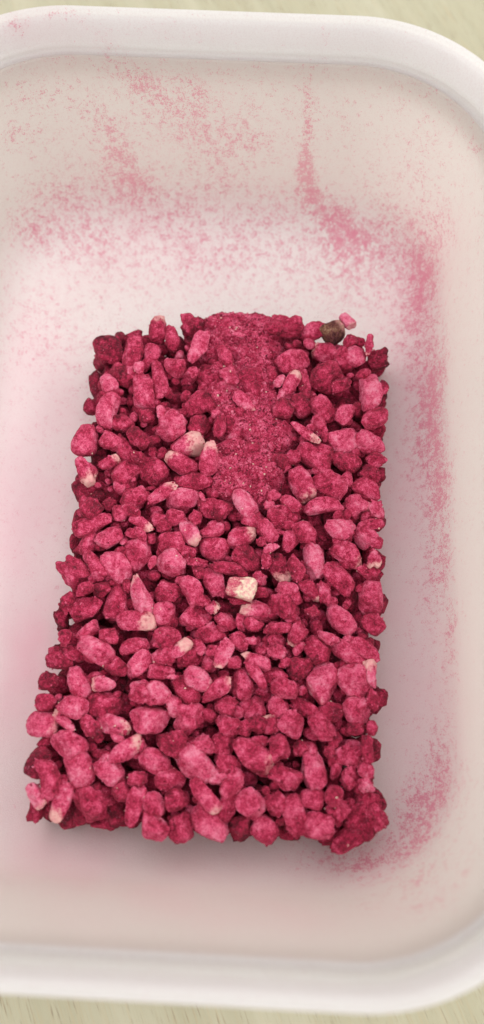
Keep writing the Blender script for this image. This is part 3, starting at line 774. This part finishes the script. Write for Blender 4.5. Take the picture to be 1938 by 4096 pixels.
(1.0,-6.0,5.4,4.6,0,'m','c',0.0,0),
(-0.6,-17.0,5.2,5.0,0,'d','k',0,1),
(5.4,-17.7,6.8,5.6,-28,'m','o',0,1),
(-23.0,-7.0,4.9,4.1,0,'d','c',0.0,0),
(4.2,2.3,4.6,3.1,0,'m','c',0,1),
(8.9,1.0,6.4,5.6,-80,'m','k',0,1),
(10.4,-6.1,8.9,5.8,-14,'p','k',0,1),
(14.8,1.0,4.0,3.8,0,'m','c',0,1),
(17.6,-4.1,9.7,5.8,-81,'p','k',0,1),
(26.5,-0.3,7.5,6.6,0,'p','k',0,1),
(31.3,0.5,6.8,2.9,-88,'m','c',0,1),
(30.8,-4.3,4.0,3.7,-40,'p','c',0,1),
(26.8,-6.1,5.4,4.8,-60,'m','k',0,1),
(30.6,-7.5,4.2,3.2,-71,'l','k',0,1),
(22.6,-10.2,4.7,4.2,-103,'p','o',0,1),
(17.1,-10.7,5.5,4.7,-9,'m','o',0,1),
(8.5,-12.0,6.3,5.8,0,'m','k',0,1),
(13.1,-14.6,10.1,6.3,-80,'m','c',0,1),
(18.5,-17.0,7.5,6.0,0,'p','k',0,1),
(29.0,-14.6,12.4,9.2,-114,'d','k',0,1),
(33.1,-14.9,6.2,4.5,-71,'m','k',0,1),
(25.6,-20.1,9.3,4.8,27,'d','k',0,1),
(23.3,-13.7,4.9,6.5,-60,'m','k',0,1),
(22.3,0.5,5.5,6.5,0,'d','c',0.0,0)]
order = sorted(range(len(PIECES)), key=lambda k: -(PIECES[k][2] * PIECES[k][3]) * (1 if PIECES[k][8] else .35))
single = set(order[:300])
bits = Join(); tops = []
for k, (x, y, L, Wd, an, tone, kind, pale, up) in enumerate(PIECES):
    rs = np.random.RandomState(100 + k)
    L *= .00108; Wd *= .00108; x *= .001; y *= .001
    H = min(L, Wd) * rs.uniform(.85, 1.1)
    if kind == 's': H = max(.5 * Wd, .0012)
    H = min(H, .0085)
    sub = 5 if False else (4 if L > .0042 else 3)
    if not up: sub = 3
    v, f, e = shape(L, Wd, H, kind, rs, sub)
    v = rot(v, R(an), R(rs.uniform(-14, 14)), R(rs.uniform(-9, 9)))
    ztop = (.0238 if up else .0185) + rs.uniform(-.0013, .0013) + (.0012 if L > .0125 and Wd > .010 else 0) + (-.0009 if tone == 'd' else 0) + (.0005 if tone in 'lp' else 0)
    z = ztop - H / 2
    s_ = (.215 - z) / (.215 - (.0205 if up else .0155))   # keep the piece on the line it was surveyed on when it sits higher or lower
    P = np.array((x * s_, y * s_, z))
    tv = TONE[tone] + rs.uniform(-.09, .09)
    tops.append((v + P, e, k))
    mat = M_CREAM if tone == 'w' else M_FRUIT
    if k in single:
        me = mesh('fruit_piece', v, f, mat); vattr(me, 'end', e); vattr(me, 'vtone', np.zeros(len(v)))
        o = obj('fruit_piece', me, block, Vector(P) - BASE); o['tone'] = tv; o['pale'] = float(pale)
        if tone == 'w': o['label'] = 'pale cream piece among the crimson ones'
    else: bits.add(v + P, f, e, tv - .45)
o = bits.build('small_pieces', M_FRUIT, block, origin=BASE); o['kind'] = 'stuff'; o['tone'] = .45; o['pale'] = 0.

# the hidden body of the block: pieces below the surface, seen only through the gaps and at the edges
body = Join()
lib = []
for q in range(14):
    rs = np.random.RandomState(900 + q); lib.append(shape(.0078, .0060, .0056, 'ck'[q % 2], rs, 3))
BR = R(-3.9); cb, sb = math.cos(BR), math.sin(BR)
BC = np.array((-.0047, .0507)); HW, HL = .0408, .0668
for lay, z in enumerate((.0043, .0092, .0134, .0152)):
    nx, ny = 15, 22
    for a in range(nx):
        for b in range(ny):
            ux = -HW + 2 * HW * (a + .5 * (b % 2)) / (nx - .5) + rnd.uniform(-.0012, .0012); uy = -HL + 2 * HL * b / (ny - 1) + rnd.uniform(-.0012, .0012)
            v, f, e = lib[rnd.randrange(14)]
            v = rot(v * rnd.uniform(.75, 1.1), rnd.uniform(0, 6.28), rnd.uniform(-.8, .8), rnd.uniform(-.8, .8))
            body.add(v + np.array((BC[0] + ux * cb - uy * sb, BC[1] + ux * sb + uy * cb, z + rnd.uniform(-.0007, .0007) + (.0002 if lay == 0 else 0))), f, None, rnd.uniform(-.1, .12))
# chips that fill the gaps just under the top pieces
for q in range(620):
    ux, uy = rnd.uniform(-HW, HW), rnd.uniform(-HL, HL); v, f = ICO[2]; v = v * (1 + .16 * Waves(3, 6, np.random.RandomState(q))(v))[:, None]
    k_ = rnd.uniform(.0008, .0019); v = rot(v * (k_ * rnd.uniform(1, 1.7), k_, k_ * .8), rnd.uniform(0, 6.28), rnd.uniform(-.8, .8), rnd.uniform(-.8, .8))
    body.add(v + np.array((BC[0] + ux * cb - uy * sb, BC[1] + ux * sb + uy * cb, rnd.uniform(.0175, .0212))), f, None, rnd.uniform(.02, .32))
o = body.build('inner_pieces', M_FRUIT, block, origin=BASE); o['kind'] = 'stuff'; o['tone'] = .27; o['pale'] = 0.  # low tone paints the shade of the gaps into the colour

# powder lying over the middle of the block
POW = [(-0.7, 121.5, 14.0, 6.9, 0.9), (2.2, 96.7, 9.9, 7.3, 0.9), (-5.0, 99.9, 6.3, 6.5, 0.8), (6.7, 106.4, 5.5, 5.8, 0.75), (2.3, 113.9, 10.2, 5.9, 1), (-1.4, 107.2, 9.2, 5.0, 0.95), (1.2, 99.9, 8.2, 6.5, 0.95), (2.9, 89.6, 10.7, 4.7, 1), (7.9, 85.7, 8.0, 5.5, 1), (0.1, 78.1, 10.5, 6.9, 1), (-0.6, 72.1, 8.7, 6.0, 0.95), (2.8, 69.1, 6.9, 5.2, 0.85), (8.5, 75.1, 4.4, 6.8, 0.7), (-8.1, 114.7, 5.6, 5.1, 0.85), (-2.1, 93.5, 7.2, 4.8, 0.85)]      # x, y, rx, ry (mm)
g = .00034; x0, x1, y0, y1 = -.018, .032, .034, .128
nx, ny = int((x1 - x0) / g), int((y1 - y0) / g)
gx, gy = np.meshgrid(np.linspace(x0, x1, nx), np.linspace(y0, y1, ny))
G = np.c_[gx.ravel(), gy.ravel(), np.zeros(gx.size)]
def powder_height(P):
    s = np.zeros(len(P))
    for (px, py, rx, ry, hh) in POW: s = np.maximum(s, hh * np.exp(-(((P[:, 0] * 1000 - px) / rx) ** 2 + ((P[:, 1] * 1000 - py) / ry) ** 2) ** 1.4 * .8))
    rs = np.random.RandomState(5)
    lump = Waves(420, 10, rs)(P) * .0008 + Waves(1100, 12, rs)(P) * .0006 + Waves(2600, 14, rs)(P) * .00028
    return .0130 + .0091 * sstep(.05, .75, s) + lump, s
hz, hs = powder_height(G)
G[:, 2] = hz + RS.normal(size=len(G)) * .00007
ii = (np.arange(ny - 1)[:, None] * nx + np.arange(nx - 1)[None, :]).ravel()
F = np.c_[ii, ii + 1, ii + nx + 1, ii + nx]
keep = (hs[F].max(1) > .06); F = F[keep]
used = np.unique(F); mp_ = -np.ones(len(G), int); mp_[used] = np.arange(len(used))
j_ = Join(); j_.add(G[used], mp_[F], None, 0.)
o = j_.build('fruit_powder', M_FRUIT, block, origin=BASE); o['kind'] = 'stuff'; o['tone'] = .56; o['pale'] = 0.

# crumbs and flakes caught on the pieces and on the powder
def flakes(pts, smin, smax, rs, flat=.6):
    v0, f0 = ICO[1]; N = len(pts)
    V = np.repeat(v0[None], N, 0) * (1 + rs.uniform(-.35, .35, (N, len(v0), 1)))
    s = rs.uniform(smin, smax, N) * rs.uniform(.6, 1, N)
    V = V * np.stack([s, s * rs.uniform(.45, 1, N), s * rs.uniform(.3, flat + .3, N)], 1)[:, None, :] * .5
    q = rs.normal(size=(N, 3, 3)); Q = np.linalg.qr(q)[0]
    V = np.einsum('nij,nkj->nki', Q, V) + pts[:, None, :]
    Fk = f0[None] + (np.arange(N) * len(v0))[:, None, None]
    return V.reshape(-1, 3), Fk.reshape(-1, 3)
def flake_tones(v, a, b, rs): return np.repeat(rs.uniform(a, b, len(v) // 12), 12)
rs = np.random.RandomState(77)
allp = np.concatenate([t[0] for t in tops]); top_ok = allp[:, 2] > .0175
cand = allp[top_ok]
pp = cand[rs.randint(0, len(cand), 6500)]
wp = np.c_[rs.uniform(x0, x1, 26000), rs.uniform(y0, y1, 26000), np.zeros(26000)]; wz, ws = powder_height(wp); wp[:, 2] = wz; wp = wp[ws > .25][:9000]
j_ = Join(); v, f = flakes(pp, .00018, .00055, rs); j_.add(v, f, None, flake_tones(v, -.1, .3, rs)); v, f = flakes(wp, .00025, .0009, rs); j_.add(v, f, None, flake_tones(v, -.3, .36, rs))
v, f = flakes(pp[:3200], .0004, .0012, rs); j_.add(v, f, None, flake_tones(v, -.15, .25, rs))
v, f = flakes(wp[:1100], .0006, .0016, rs); j_.add(v, f, None, flake_tones(v, -.25, .35, rs))
o = j_.build('crumbs', M_FRUIT, block, origin=BASE, smooth=False); o['kind'] = 'stuff'; o['tone'] = .46; o['pale'] = 0.
j_ = Join(); v, f = flakes(wp[-45:] + (0, 0, .0002), .0004, .0011, rs); j_.add(v, f); v, f = flakes(pp[-160:], .0003, .0009, rs); j_.add(v, f)
o = j_.build('pale_flakes', M_CREAM, block, origin=BASE, smooth=False); o['kind'] = 'stuff'; o['tone'] = .5; o['pale'] = 0.

# ---------------------------------------------------------------- pieces lying loose on or by the block
def loose(name, x, y, z, L, Wd, H, an, kind, mat, tone, pale, label, seed, tilt=(0, 0)):
    rs = np.random.RandomState(seed); v, f, e = shape(L, Wd, H, kind, rs, 4); v = rot(v, R(an), R(tilt[0]), R(tilt[1]))
    me = mesh(name, v, f, mat); vattr(me, 'end', e); vattr(me, 'vtone', np.zeros(len(v)))
    o = obj(name, me, None, (x, y, z)); o['tone'] = tone; o['pale'] = pale
    return tag(o, label, 'dried fruit')
loose('dark_nugget', 0.0273, 0.1187, 0.0220, .0074, .0066, .0060, 28, 'q', M_DARK, .55, .5, 'dark brown dried nugget at the far right corner of the slab', 41)
loose('dried_aril', 0.0314, 0.1226, 0.0225, .0054, .0036, .0034, -55, 'o', M_FRUIT, .86, .35, 'small smooth light pink aril beside the dark brown nugget', 42)
loose('cream_nugget', -0.0001, 0.0408, 0.0252, .0080, .0066, .0050, -8, 'q', M_PALE, .34, 1.1, 'cream and pink angular nugget lying on the middle of the slab', 43)
loose('pale_flake', -0.0310, -0.0205, 0.0022, .0052, .0020, .0009, -3, 's', M_CREAM, .45, .0, 'thin cream flake under the near edge of the slab', 44)

# fine dust grains that have fallen on the tub
rs = np.random.RandomState(31)
cand = W[:n_in]; prob = du[:n_in] * np.repeat([1.0], n_in)
ri = np.arange(n_in) // NS; prob = prob * np.where(ri < 70, (ri + 1) / 70., .6)
prob /= prob.sum(); pick = rs.choice(n_in, 5200, p=prob)
pts = cand[pick] + np.c_[rs.normal(size=(5200, 2)) * .0006, np.zeros(5200)]
fl = pick // NS < 68
pts = pts[fl]
v, f = flakes(pts, .00010, .00034, rs)
j_ = Join(); j_.add(v, f)
o = j_.build('dust', M_FRUIT, None, smooth=False); o['tone'] = .5; o['pale'] = 0.
tag(o, 'fine crimson fruit dust scattered over the floor of the plastic tub', kind='stuff')
